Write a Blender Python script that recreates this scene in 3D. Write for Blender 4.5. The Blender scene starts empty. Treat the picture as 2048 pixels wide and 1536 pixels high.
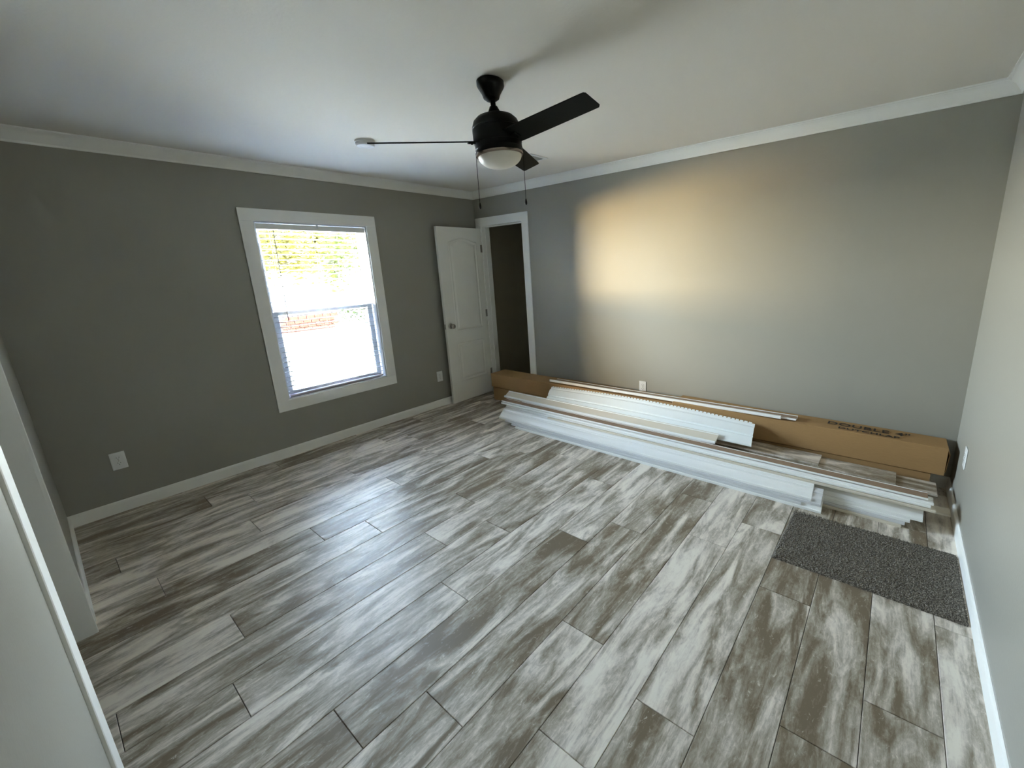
import bpy, bmesh, math, random
from mathutils import Vector, Matrix
PI = math.pi
random.seed(7)
S = bpy.context.scene
COL = S.collection

# ------------------------------------------------------------------ camera
F_PX, PPX, PPY = 838.21, 113.67, -31.73
cam_d = bpy.data.cameras.new('camera')
cam = bpy.data.objects.new('camera', cam_d)
COL.objects.link(cam)
CR = Vector((0.792, 0.609, -0.038)); CF = Vector((-0.6, 0.765, -0.235)).normalized()
CR = (CR - CR.dot(CF) * CF).normalized(); CU = CR.cross(CF)
M = Matrix(((CR.x, CU.x, -CF.x, 4.131), (CR.y, CU.y, -CF.y, -3.545), (CR.z, CU.z, -CF.z, 1.548), (0, 0, 0, 1)))
cam.matrix_world = M
cam_d.sensor_width = 36.0
cam_d.lens = F_PX * 36.0 / 2048
cam_d.shift_x = -PPX / 2048
cam_d.shift_y = PPY / 2048
cam_d.clip_start = 0.02
S.camera = cam

# ------------------------------------------------------------------ exposure, world, sun, daylight
S.view_settings.view_transform = 'Standard'
S.view_settings.look = 'None'
S.view_settings.gamma = 1.0
S.view_settings.exposure = 2.70
S.view_settings.use_curve_mapping = False
S.cycles.max_bounces = 14
S.cycles.diffuse_bounces = 10
S.cycles.use_denoising = True
S.cycles.caustics_reflective = False
S.cycles.caustics_refractive = False
S.cycles.sample_clamp_indirect = 12.0

SKY, SUN, GLINT, YARD = 37.0, 12.0, 295.0, 32.0
W = bpy.data.worlds.new('world'); S.world = W
W.use_nodes = True
nt = W.node_tree; nt.nodes.clear()
wo = nt.nodes.new('ShaderNodeOutputWorld'); bg = nt.nodes.new('ShaderNodeBackground')
tcw = nt.nodes.new('ShaderNodeTexCoord'); sx = nt.nodes.new('ShaderNodeSeparateXYZ')
rmp = nt.nodes.new('ShaderNodeValToRGB')
rmp.color_ramp.elements[0].position = 0.0; rmp.color_ramp.elements[0].color = (1.0, 0.97, 0.88, 1)
rmp.color_ramp.elements[1].position = 0.65; rmp.color_ramp.elements[1].color = (0.45, 0.65, 0.98, 1)
e_ = rmp.color_ramp.elements.new(0.18); e_.color = (0.75, 0.86, 0.98, 1)
nt.links.new(tcw.outputs['Generated'], sx.inputs[0]); nt.links.new(sx.outputs['Z'], rmp.inputs[0])
nt.links.new(rmp.outputs[0], bg.inputs['Color']); nt.links.new(bg.outputs[0], wo.inputs['Surface'])
bg.inputs['Strength'].default_value = SKY

def light(name, kind, loc, target, energy, color, **kw):
    d = bpy.data.lights.new(name, kind); d.energy = energy; d.color = color
    for k, v in kw.items():
        setattr(d, k, v)
    o = bpy.data.objects.new(name, d); COL.objects.link(o)
    o.location = loc
    o.rotation_euler = (Vector(target) - Vector(loc)).to_track_quat('-Z', 'Y').to_euler()
    return o
# the sun stands behind the house (east), so it lights the yard outside the window but not the room
sun = light('sun', 'SUN', (10, 4, 14), (0, -1.5, 0), SUN, (1.0, 0.93, 0.82), angle=0.01)
# unseen area lamp standing in for a low warm glint, 6 m south-west of the window
light('glint_lamp', 'AREA', (-4.6, -5.25, 1.42), (0, -1.8, 1.3), GLINT, (1.0, 0.66, 0.27), shape='RECTANGLE', size=0.95, size_y=0.5)
# window portal (guides the sampling of the sky, emits nothing of its own)
pt = light('window_portal', 'AREA', (-0.135, -1.824, 1.253), (1, -1.824, 1.253), 1.0, (1, 1, 1), shape='RECTANGLE', size=0.92, size_y=1.5)
pt.data.cycles.is_portal = True
# added area lamp low outside the window, stands in for ground bounce onto the ceiling
light('ground_bounce_lamp', 'AREA', (-1.25, -1.82, 0.02), (-1.0, -1.82, 3.0), YARD, (1.0, 0.84, 0.62), shape='RECTANGLE', size=1.6, size_y=2.2)

# ------------------------------------------------------------------ materials
def mat(name):
    m = bpy.data.materials.new(name); m.use_nodes = True
    n = m.node_tree.nodes; b = n['Principled BSDF']
    return m, n, m.node_tree.links, b
def node(n, t, **kw):
    x = n.new(t)
    for k, v in kw.items():
        setattr(x, k, v)
    return x
def simple(name, col, rough=0.5, metal=0.0, bump=0.0, bscale=60.0, var=0.0, spec=0.5, stretch=None):
    m, n, l, b = mat(name)
    b.inputs['Base Color'].default_value = (*col, 1)
    b.inputs['Roughness'].default_value = rough
    b.inputs['Metallic'].default_value = metal
    b.inputs['Specular IOR Level'].default_value = spec
    tc = node(n, 'ShaderNodeTexCoord'); no = node(n, 'ShaderNodeTexNoise')
    no.inputs['Scale'].default_value = bscale; no.inputs['Detail'].default_value = 4
    src = tc.outputs['Object']
    if stretch:
        mp = node(n, 'ShaderNodeMapping'); mp.inputs['Scale'].default_value = stretch
        l.new(src, mp.inputs[0]); src = mp.outputs[0]
    l.new(src, no.inputs['Vector'])
    if var:
        hs = node(n, 'ShaderNodeMix', data_type='RGBA')
        hs.inputs[6].default_value = (*[c * (1 - var) for c in col], 1)
        hs.inputs[7].default_value = (*[min(1, c * (1 + var)) for c in col], 1)
        l.new(no.outputs[0], hs.inputs[0]); l.new(hs.outputs[2], b.inputs['Base Color'])
    if bump:
        bp = node(n, 'ShaderNodeBump'); bp.inputs['Strength'].default_value = bump; bp.inputs['Distance'].default_value = 0.002
        l.new(no.outputs[0], bp.inputs['Height']); l.new(bp.outputs[0], b.inputs['Normal'])
    return m

WALL = simple('grey_wall_paint', (0.315, 0.306, 0.268), 0.42, bump=0.25, bscale=90, spec=0.45)
CEIL = simple('ceiling_paint', (0.78, 0.75, 0.69), 0.75, bump=0.35, bscale=70, spec=0.08)
TRIM = simple('white_trim_paint', (0.88, 0.88, 0.85), 0.4, bump=0.08, bscale=30)
DOORP = simple('white_door_paint', (0.88, 0.88, 0.83), 0.45, bump=0.15, bscale=40, stretch=(8, 8, 0.6))
CLOSET = simple('taupe_closet_paint', (0.44, 0.40, 0.29), 0.6, bump=0.2)
VINYLW = simple('white_window_vinyl', (0.72, 0.75, 0.80), 0.35)
SLAT = simple('white_blind_slat', (0.60, 0.62, 0.66), 0.5)
RAILB = simple('blind_bottom_rail', (0.62, 0.55, 0.60), 0.45)
CORD = simple('white_cord', (0.55, 0.6, 0.62), 0.7)
WAND = simple('tilt_wand_plastic', (0.35, 0.33, 0.32), 0.3)
PLAST = simple('white_plastic', (0.75, 0.76, 0.76), 0.3)
SLOT = simple('dark_slot', (0.02, 0.02, 0.02), 0.6)
NICKEL = simple('brushed_nickel', (0.45, 0.42, 0.38), 0.3, metal=1.0)
BLACK = simple('bronze_black_metal', (0.003, 0.003, 0.0026), 0.45, bump=0.05, spec=0.15)
BLADE = simple('black_blade', (0.005, 0.0065, 0.0055), 0.5, spec=0.16, bump=0.1, bscale=30, stretch=(1, 14, 14))
STEELB = simple('satin_band', (0.35, 0.28, 0.25), 0.25, metal=0.8)
CARD = simple('corrugated_cardboard', (0.375, 0.225, 0.10), 0.75, bump=0.3, bscale=40, var=0.10, stretch=(0.6, 6, 6), spec=0.2)
CARDE = simple('cardboard_edge', (0.48, 0.34, 0.19), 0.85, spec=0.1)
INK = simple('black_print', (0.03, 0.022, 0.015), 0.8)
MWHITE = simple('primed_moulding', (0.93, 0.93, 0.91), 0.4)
MCREAM = simple('cream_moulding', (0.72, 0.65, 0.54), 0.5)
MGREY = simple('grey_primed_moulding', (0.70, 0.70, 0.71), 0.45)
MBROWN = simple('raw_fibreboard', (0.33, 0.23, 0.16), 0.8, bump=0.15, bscale=80, var=0.12, spec=0.2)
SIDING = simple('white_vinyl_siding', (0.86, 0.90, 0.90), 0.35, bump=0.1, bscale=16, stretch=(0.25, 6, 6))
GLOBE, gn, gl, gb = mat('frosted_glass_globe')
gb.inputs['Base Color'].default_value = (0.78, 0.74, 0.66, 1); gb.inputs['Roughness'].default_value = 0.5
gb.inputs['Subsurface Weight'].default_value = 0.3; gb.inputs['Subsurface Radius'].default_value = (0.03, 0.03, 0.03)

def glass():
    m = bpy.data.materials.new('clear_glass'); m.use_nodes = True
    n = m.node_tree.nodes; n.clear(); l = m.node_tree.links
    o = n.new('ShaderNodeOutputMaterial'); mx = n.new('ShaderNodeMixShader')
    t = n.new('ShaderNodeBsdfTransparent'); g = n.new('ShaderNodeBsdfGlossy'); f = n.new('ShaderNodeFresnel')
    t.inputs[0].default_value = (0.93, 0.96, 0.95, 1); g.inputs['Roughness'].default_value = 0.02; f.inputs[0].default_value = 1.45
    l.new(f.outputs[0], mx.inputs[0]); l.new(t.outputs[0], mx.inputs[1]); l.new(g.outputs[0], mx.inputs[2]); l.new(mx.outputs[0], o.inputs[0])
    return m
GLASS = glass()

def plank_mat(name, gain=1.0):
    """weathered grey-brown vinyl plank: streaks along local Y, own pattern and tone per plank"""
    m, n, l, b = mat(name)
    tc = node(n, 'ShaderNodeTexCoord'); oi = node(n, 'ShaderNodeObjectInfo')
    mul = node(n, 'ShaderNodeVectorMath', operation='MULTIPLY_ADD')
    cmb = node(n, 'ShaderNodeCombineXYZ')
    for i, k in enumerate((37.0, 91.0, 53.0)):
        mm = node(n, 'ShaderNodeMath', operation='MULTIPLY'); mm.inputs[1].default_value = k
        l.new(oi.outputs['Random'], mm.inputs[0]); l.new(mm.outputs[0], cmb.inputs[i])
    mul.inputs[1].default_value = (1, 1, 1)
    l.new(tc.outputs['Object'], mul.inputs[0]); l.new(cmb.outputs[0], mul.inputs[2])
    def noise(sc, scale, detail, rough, dist=0.0):
        mp = node(n, 'ShaderNodeMapping'); mp.inputs['Scale'].default_value = sc
        l.new(mul.outputs[0], mp.inputs[0])
        no = node(n, 'ShaderNodeTexNoise'); no.inputs['Scale'].default_value = scale; no.inputs['Detail'].default_value = detail
        no.inputs['Roughness'].default_value = rough; no.inputs['Distortion'].default_value = dist
        l.new(mp.outputs[0], no.inputs['Vector']); return no.outputs[0]
    big = noise((5.0, 1.0, 1), 2.2, 7, 0.60, 0.9)        # cloudy light / dark zones
    streak = noise((26, 1.5, 1), 2.0, 8, 0.70, 0.35)      # long grain
    fleck = noise((12, 5.0, 1), 5.0, 9, 0.78, 0.8)         # crackle
    def math_(op, a, c, clamp=False):
        x = node(n, 'ShaderNodeMath', operation=op, use_clamp=clamp)
        for i, v in enumerate((a, c)):
            if isinstance(v, (int, float)):
                x.inputs[i].default_value = v
            else:
                l.new(v, x.inputs[i])
        return x.outputs[0]
    v = math_('ADD', math_('MULTIPLY', big, 0.92), math_('MULTIPLY', streak, 0.24))
    v = math_('ADD', v, math_('MULTIPLY', math_('SUBTRACT', oi.outputs['Random'], 0.5), 0.15))
    v = math_('ADD', v, math_('SUBTRACT', math_('MULTIPLY', math_('SUBTRACT', fleck, 0.5), 0.30), 0.075))
    cr = node(n, 'ShaderNodeValToRGB'); e = cr.color_ramp.elements
    def c(r, g, bb):
        return (r * gain * 1.05, g * gain * 1.0, bb * gain * 0.96, 1)
    e[0].position = 0.36; e[0].color = c(0.22, 0.178, 0.125)
    e[1].position = 0.66; e[1].color = c(0.98, 0.955, 0.88)
    for p, col in ((0.43, c(0.35, 0.31, 0.245)), (0.485, c(0.48, 0.45, 0.385)), (0.53, c(0.62, 0.585, 0.53)), (0.58, c(0.82, 0.775, 0.72))):
        x = e.new(p); x.color = col
    l.new(v, cr.inputs[0])
    # worn pale flakes
    fl = node(n, 'ShaderNodeValToRGB'); fl.color_ramp.elements[0].position = 0.60; fl.color_ramp.elements[1].position = 0.64
    l.new(fleck, fl.inputs[0])
    mx = node(n, 'ShaderNodeMix', data_type='RGBA'); mx.inputs[7].default_value = c(0.90, 0.88, 0.82)
    fm = math_('MULTIPLY', fl.outputs[0], 0.55)
    l.new(fm, mx.inputs[0]); l.new(cr.outputs[0], mx.inputs[6])
    l.new(mx.outputs[2], b.inputs['Base Color'])
    b.inputs['Specular IOR Level'].default_value = 0.40
    rr = math_('ADD', math_('MULTIPLY', streak, 0.14), 0.325); l.new(rr, b.inputs['Roughness'])
    bp = node(n, 'ShaderNodeBump'); bp.inputs['Strength'].default_value = 0.25; bp.inputs['Distance'].default_value = 0.0012
    l.new(v, bp.inputs['Height']); l.new(bp.outputs[0], b.inputs['Normal'])
    return m
PLANK = plank_mat('weathered_vinyl_plank', 0.90)
GROUT = simple('dark_joint', (0.05, 0.045, 0.04), 0.9)

def rug_mat():
    m, n, l, b = mat('speckled_carpet')
    tc = node(n, 'ShaderNodeTexCoord'); no = node(n, 'ShaderNodeTexNoise'); no.inputs['Scale'].default_value = 190; no.inputs['Detail'].default_value = 3
    n2 = node(n, 'ShaderNodeTexNoise'); n2.inputs['Scale'].default_value = 9; n2.inputs['Detail'].default_value = 3
    cr = node(n, 'ShaderNodeValToRGB'); e = cr.color_ramp.elements
    e[0].position = 0.40; e[0].color = (0.11, 0.098, 0.088, 1); e[1].position = 0.66; e[1].color = (0.42, 0.385, 0.34, 1)
    x = e.new(0.52); x.color = (0.21, 0.19, 0.165, 1)
    mx = node(n, 'ShaderNodeMix', data_type='RGBA', blend_type='MULTIPLY'); mx.inputs[0].default_value = 0.6
    c2 = node(n, 'ShaderNodeValToRGB'); c2.color_ramp.elements[0].color = (0.6, 0.58, 0.52, 1); c2.color_ramp.elements[1].color = (1, 1, 1, 1)
    l.new(tc.outputs['Object'], no.inputs['Vector']); l.new(tc.outputs['Object'], n2.inputs['Vector'])
    l.new(no.outputs[0], cr.inputs[0]); l.new(n2.outputs[0], c2.inputs[0]); l.new(cr.outputs[0], mx.inputs[6]); l.new(c2.outputs[0], mx.inputs[7])
    l.new(mx.outputs[2], b.inputs['Base Color']); b.inputs['Roughness'].default_value = 0.95; b.inputs['Specular IOR Level'].default_value = 0.1
    return m
RUG = rug_mat()

# ------------------------------------------------------------------ helpers
def add_box(bm, a, b, bevel=0.0):
    a = Vector(a); b = Vector(b)
    r = bmesh.ops.create_cube(bm, size=1.0)
    vs = r['verts']
    for v in vs:
        v.co = Vector(((a.x + b.x) / 2 + v.co.x * (b.x - a.x), (a.y + b.y) / 2 + v.co.y * (b.y - a.y), (a.z + b.z) / 2 + v.co.z * (b.z - a.z)))
    if bevel:
        es = list({e for v in vs for e in v.link_edges})
        bmesh.ops.bevel(bm, geom=es, offset=bevel, segments=1, affect='EDGES', profile=0.5)
    return bm
def box(a, b, bevel=0.0):
    return add_box(bmesh.new(), a, b, bevel)
def add_lathe(bm, prof, seg=32, c=(0, 0, 0), cap=True):
    rings = []
    for r, z in prof:
        if r < 1e-6:
            rings.append([bm.verts.new((c[0], c[1], c[2] + z))])
        else:
            rings.append([bm.verts.new((c[0] + r * math.cos(2 * PI * i / seg), c[1] + r * math.sin(2 * PI * i / seg), c[2] + z)) for i in range(seg)])
    for p, q in zip(rings, rings[1:]):
        for i in range(seg):
            j = (i + 1) % seg
            if len(p) == 1 and len(q) > 1: bm.faces.new((p[0], q[i], q[j]))
            elif len(q) == 1 and len(p) > 1: bm.faces.new((p[i], p[j], q[0]))
            elif len(p) > 1: bm.faces.new((p[i], p[j], q[j], q[i]))
    if cap:
        for rg in (rings[0], rings[-1]):
            if len(rg) > 1: bm.faces.new(rg)
    bmesh.ops.recalc_face_normals(bm, faces=bm.faces[:])
    return bm
def add_tube(bm, p, q, r, seg=10, r2=None):
    p = Vector(p); q = Vector(q); d = q - p; L = d.length; r2 = r if r2 is None else r2
    R = d.to_track_quat('Z', 'Y').to_matrix()
    A = [bm.verts.new(p + R @ Vector((r * math.cos(2 * PI * i / seg), r * math.sin(2 * PI * i / seg), 0))) for i in range(seg)]
    B = [bm.verts.new(p + R @ Vector((r2 * math.cos(2 * PI * i / seg), r2 * math.sin(2 * PI * i / seg), L))) for i in range(seg)]
    for i in range(seg):
        j = (i + 1) % seg; bm.faces.new((A[i], A[j], B[j], B[i]))
    bm.faces.new(A[::-1]); bm.faces.new(B)
    return bm
def sweep(prof, a, b, basis, m0=0.0, m1=0.0, bm=None):
    """extrude a 2-D profile (u, w) from point a to b; basis = (u axis, w axis); m0/m1 shift the ends along by u (mitres)"""
    bm = bm or bmesh.new(); a = Vector(a); b = Vector(b); t = (b - a).normalized(); U, V = Vector(basis[0]), Vector(basis[1])
    P = [bm.verts.new(a + U * u + V * w + t * (m0 * u)) for u, w in prof]
    Q = [bm.verts.new(b + U * u + V * w - t * (m1 * u)) for u, w in prof]
    n = len(prof)
    for i in range(n):
        j = (i + 1) % n; bm.faces.new((P[i], P[j], Q[j], Q[i]))
    bm.faces.new(P[::-1]); bm.faces.new(Q)
    bmesh.ops.recalc_face_normals(bm, faces=bm.faces[:])
    return bm
def obj(name, bm, m, parent=None, smooth=False, loc=None):
    me = bpy.data.meshes.new(name)
    bm.to_mesh(me); bm.free()
    o = bpy.data.objects.new(name, me); COL.objects.link(o)
    if isinstance(m, (list, tuple)):
        for x in m: me.materials.append(x)
    else:
        me.materials.append(m)
    if smooth:
        me.shade_smooth() if smooth is True else me.set_sharp_from_angle(angle=smooth)
        if smooth is not True:
            for p in me.polygons: p.use_smooth = True
            me.set_sharp_from_angle(angle=smooth)
    if parent: o.parent = parent
    if loc: o.location = loc
    return o
def thing(name, label, cat, loc=(0, 0, 0), rot=(0, 0, 0), group=None):
    o = bpy.data.objects.new(name, None); COL.objects.link(o); o.empty_display_size = 0.05
    o.location = loc; o.rotation_euler = rot
    return tag(o, label, cat, group)
def tag(o, label, cat, group=None):
    o['label'] = label; o['category'] = cat
    if group: o['group'] = group
    return o
def struct(name, bm, m, label=None, smooth=False):
    o = obj(name, bm, m, smooth=smooth); o['kind'] = 'structure'
    if label: o['label'] = label
    return o
def structE(name, label=None, loc=(0, 0, 0)):
    o = bpy.data.objects.new(name, None); COL.objects.link(o); o.location = loc; o['kind'] = 'structure'
    if label: o['label'] = label
    return o

# ------------------------------------------------------------------ room shell
LX, LY, H = 4.552, 3.653, 2.44
WY0, WY1, WZ0, WZ1 = -2.283, -1.365, 0.506, 2.0          # window opening
DX0, DX1, DZ = 0.11, 0.775, 2.055                         # closet door opening (north wall)
SX0, SX1, SZ = 1.405, 2.552, 2.06                          # doorway in the south wall
T = 0.12
bm = box((-T, -LY - T, -0.1), (0, WY0, H)); add_box(bm, (-T, WY1, -0.1), (0, T, H)); add_box(bm, (-T, WY0, -0.1), (0, WY1, WZ0)); add_box(bm, (-T, WY0, WZ1), (0, WY1, H))
struct('wall_west', bm, WALL, 'grey painted wall with the window')
bm = box((0, 0, -0.1), (DX0 - 0.018, T, H)); add_box(bm, (DX1 + 0.018, 0, -0.1), (LX, T, H)); add_box(bm, (DX0 - 0.018, 0, DZ + 0.018), (DX1 + 0.018, T, H))
struct('wall_north', bm, WALL, 'long grey painted wall behind the cartons')
struct('wall_east', box((LX, -LY - 1.7, -0.1), (LX + T, T, H)), WALL, 'grey painted wall at the right')
bm = box((0, -LY - T, -0.1), (SX0 - 0.018, -LY, H)); add_box(bm, (SX1 + 0.018, -LY - T, -0.1), (LX, -LY, H)); add_box(bm, (SX0 - 0.018, -LY - T, SZ + 0.018), (SX1 + 0.018, -LY, H))
struct('wall_south', bm, WALL, 'grey painted wall beside the camera with a cased doorway')
struct('ceiling', box((-T, -LY - 1.7, H), (LX + T, 1.4, H + 0.1)), CEIL, 'white textured ceiling')
# closet behind the north door and hall behind the south doorway
bm = box((-T, 1.3, -0.1), (1.5, 1.4, H)); add_box(bm, (-T - 0.1, T, -0.1), (-T, 1.4, H)); add_box(bm, (1.4, T, -0.1), (1.5, 1.3, H))
struct('wall_closet', bm, CLOSET, 'dark taupe wall inside the closet')
bm = box((0.6, -LY - 1.7, -0.1), (LX, -LY - 1.6, H)); add_box(bm, (0.5, -LY - 1.7, -0.1), (0.6, -LY - T, H))
struct('wall_hall', bm, WALL, 'grey wall of the room beyond the south doorway')

# floor: joint bed + one object per plank
floor = struct('floor', box((-T, -LY - 1.7, -0.10), (LX + T, 1.4, -0.0075)), GROUT, 'weathered grey-brown vinyl plank floor')
PW, PL = 0.2195, 1.318
JOINT = {0: -1.45, 1: -2.0, 2: -2.266, 3: -1.636, 4: -1.153, 5: -1.443, 6: -1.035, 7: -1.595, 8: -1.838, 9: -1.21, 10: -2.03, 11: -2.33,
         12: -1.93, 13: -2.48, 14: -2.725, 15: -3.405, 16: -2.92, 17: -2.2, 18: -2.815, 19: -1.7, 20: -2.5, 21: -3.1}
def plank_bm(w, L, t=0.0075):
    bm = bmesh.new(); g = 0.0011; c = 0.0014
    z = [(-t, 0.0), (-c, 0.0), (0.0, c)]
    rings = []
    for zz, ins in z:
        rings.append([bm.verts.new((x, y, zz)) for x, y in ((g + ins, g + ins), (w - g - ins, g + ins), (w - g - ins, L - g - ins), (g + ins, L - g - ins))])
    for p, q in zip(rings, rings[1:]):
        for i in range(4):
            j = (i + 1) % 4; bm.faces.new((p[i], p[j], q[j], q[i]))
    bm.faces.new(rings[-1]); bm.faces.new(rings[0][::-1])
    return bm
rp = random.Random(11)
for k in range(0, 22):
    x1 = 4.42 - PW * (k - 1) ; x0 = x1 - PW
    x1 = min(x1, LX - 0.006); x0 = max(x0, 0.006)
    if x1 - x0 < 0.02: continue
    j = JOINT[k]
    ylo = -LY + 0.006
    if x0 > SX0 - 0.3 and x1 < SX1 + 0.3: ylo = -LY - 1.2
    yhi = -0.006
    ys = [j + PL * i for i in range(-5, 5)]
    cuts = [ylo] + [y for y in ys if ylo + 0.03 < y < yhi - 0.03] + [yhi]
    for a, b in zip(cuts, cuts[1:]):
        o = obj('plank', plank_bm(x1 - x0, b - a), PLANK, floor, loc=(x0, a, 0))

# baseboards
BBP = [(0, 0), (0.0125, 0), (0.0125, 0.066), (0.010, 0.076), (0.005, 0.083), (0, 0.083)]
def bb(name, a, b, n, m0=0, m1=0, label=None):
    return struct(name, sweep(BBP, a, b, (n, (0, 0, 1)), m0, m1), TRIM, label)
bb('baseboard_west', (0, -LY, 0), (0, 0, 0), (1, 0, 0), 1, 1)
bb('baseboard_north', (DX1 + 0.1, 0, 0), (LX, 0, 0), (0, -1, 0), 0, 1)
bb('baseboard_east', (LX, -LY, 0), (LX, 0, 0), (-1, 0, 0), 1, 1)
bb('baseboard_south', (0, -LY, 0), (SX0 - 0.106, -LY, 0), (0, 1, 0), 1, 0)
bb('baseboard_southeast', (SX1 + 0.108, -LY, 0), (LX, -LY, 0), (0, 1, 0), 0, 1)
# crown moulding: cove with a bead line
CP = [(0, 0), (0, -0.075), (0.010, -0.075), (0.013, -0.064), (0.017, -0.060), (0.026, -0.050), (0.043, -0.028), (0.060, -0.017), (0.068, -0.014), (0.072, -0.010), (0.084, -0.008), (0.084, 0)]
def crown(name, a, b, n):
    return struct(name, sweep(CP, a, b, (n, (0, 0, 1)), 1, 1), TRIM, 'white crown moulding', smooth=math.radians(20))
crown('trim_1', (0, -LY, H), (0, 0, H), (1, 0, 0))
crown('trim_2', (0, 0, H), (LX, 0, H), (0, -1, 0))
crown('trim_3', (LX, 0, H), (LX, -LY, H), (-1, 0, 0))
crown('trim_4', (LX, -LY, H), (0, -LY, H), (0, 1, 0))

# ------------------------------------------------------------------ window
win = structE('window_1', 'double-hung white window with flat white casing', (0, (WY0 + WY1) / 2, WZ0))
def wobj(name, bm, m, label=None):
    for v in bm.verts: v.co -= Vector((0, (WY0 + WY1) / 2, WZ0))
    o = obj(name, bm, m, win)
    if label: o['label'] = label
    return o
cw, ct = 0.094, 0.014
wobj('casing', box((0, WY0 - cw, WZ1), (ct, WY1 + cw, WZ1 + cw), 0.002), TRIM)
wobj('casing', box((0, WY0 - cw, WZ0 - cw), (ct, WY1 + cw, WZ0), 0.002), TRIM)
wobj('casing', box((0, WY0 - cw, WZ0), (ct, WY0, WZ1), 0.002), TRIM)
wobj('casing', box((0, WY1, WZ0), (ct, WY1 + cw, WZ1), 0.002), TRIM)
jt = 0.012
bm = box((-T, WY0, WZ0), (0, WY0 + jt, WZ1)); add_box(bm, (-T, WY1 - jt, WZ0), (0, WY1, WZ1)); add_box(bm, (-T, WY0, WZ0), (0, WY1, WZ0 + jt)); add_box(bm, (-T, WY0, WZ1 - jt), (0, WY1, WZ1))
wobj('jamb', bm, VINYLW)
def sash(nm, x0, x1, z0, z1, st, tr, br):
    y0, y1 = WY0 + jt + 0.006, WY1 - jt - 0.006
    bm = box((x0, y0, z0), (x1, y0 + st, z1), 0.003); add_box(bm, (x0, y1 - st, z0), (x1, y1, z1), 0.003)
    add_box(bm, (x0, y0 + st, z0), (x1, y1 - st, z0 + br), 0.003); add_box(bm, (x0, y0 + st, z1 - tr), (x1, y1 - st, z1), 0.003)
    s = wobj(nm, bm, VINYLW)
    g = box(((x0 + x1) / 2 - 0.002, y0 + st, z0 + br), ((x0 + x1) / 2 + 0.002, y1 - st, z1 - tr))
    for v in g.verts: v.co -= Vector((0, (WY0 + WY1) / 2, WZ0))
    obj('glass_pane', g, GLASS, s)
    return s
sash('upper_sash', -0.112, -0.090, 1.235, WZ1 - jt, 0.034, 0.034, 0.036)
ls = sash('lower_sash', -0.088, -0.062, WZ0 + jt, 1.270, 0.050, 0.036, 0.045)
scr = bpy.data.materials.new('insect_screen'); scr.use_nodes = True
n_ = scr.node_tree.nodes; n_.clear(); l_ = scr.node_tree.links
o_ = n_.new('ShaderNodeOutputMaterial'); m_ = n_.new('ShaderNodeMixShader'); t_ = n_.new('ShaderNodeBsdfTransparent'); d_ = n_.new('ShaderNodeBsdfDiffuse')
m_.inputs[0].default_value = 0.38; d_.inputs[0].default_value = (0.06, 0.06, 0.065, 1)
l_.new(t_.outputs[0], m_.inputs[1]); l_.new(d_.outputs[0], m_.inputs[2]); l_.new(m_.outputs[0], o_.inputs[0])
wobj('insect_screen', box((-0.1165, WY0 + jt, WZ0 + jt), (-0.1160, WY1 - jt, 1.25)), scr)
lk = box((-0.080, -1.74, 1.270), (-0.062, -1.68, 1.280), 0.002)
wobj('sash_lock', lk, VINYLW)
wobj('sash_lock', box((-0.080, -1.52, 1.270), (-0.062, -1.47, 1.280), 0.002), VINYLW)

# ------------------------------------------------------------------ blind
BY0, BY1 = WY0 + 0.016, WY1 - 0.026
bl = thing('window_blind', 'white horizontal slat blind, open, inside the window casing', 'blind', (-0.028, (BY0 + BY1) / 2, WZ1 - 0.02))
bo = Vector(bl.location)
def blobj(name, bm, m, smooth=False):
    for v in bm.verts: v.co -= bo
    return obj(name, bm, m, bl, smooth)
blobj('head_rail', box((-0.055, BY0, WZ1 - 0.058), (-0.012, BY1, WZ1 - 0.022), 0.002), SLAT)
blobj('valance', box((-0.010, BY0 - 0.003, WZ1 - 0.060), (-0.002, BY1 + 0.010, WZ1 - 0.0165), 0.002), TRIM)
blobj('valance_clip', box((-0.002, -1.815, WZ1 - 0.040), (0.001, -1.797, WZ1 - 0.0125), 0.0005), PLAST)
NS = 32; z_top = WZ1 - 0.088; z_bot = WZ0 + 0.062
pitch = (z_top - z_bot) / (NS - 1)
sm = bmesh.new()
w = 0.025; ys = (BY0 + 0.004 - bo.y, BY1 - 0.004 - bo.y); th = 0.0034; n = 6
vt = {}
for i in range(n + 1):
    u = -w + 2 * w * i / n; c = 0.0022 * (1 - (u / w) ** 2)
    for jn, y in enumerate(ys):
        for kn, s in enumerate((0, th)):
            vt[i, jn, kn] = sm.verts.new((u, y, c + s))
for i in range(n):
    sm.faces.new((vt[i, 0, 1], vt[i + 1, 0, 1], vt[i + 1, 1, 1], vt[i, 1, 1])); sm.faces.new((vt[i, 0, 0], vt[i, 1, 0], vt[i + 1, 1, 0], vt[i + 1, 0, 0]))
    for jn in (0, 1): sm.faces.new((vt[i, jn, 0], vt[i + 1, jn, 0], vt[i + 1, jn, 1], vt[i, jn, 1]))
for i in (0, n): sm.faces.new((vt[i, 0, 0], vt[i, 1, 0], vt[i, 1, 1], vt[i, 0, 1]))
bmesh.ops.recalc_face_normals(sm, faces=sm.faces[:])
s0 = obj('slat', sm, SLAT, bl, True)
for i in range(NS):
    o = s0 if i == 0 else s0.copy()
    if i: COL.objects.link(o)
    o.location = (-0.006, 0, z_top - i * pitch - bo.z); o.rotation_euler = (0, math.radians(-3.0), 0)
blobj('bottom_rail', box((-0.060, BY0 + 0.004, WZ0 + 0.018), (-0.010, BY1 - 0.004, WZ0 + 0.034), 0.003), RAILB)
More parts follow.
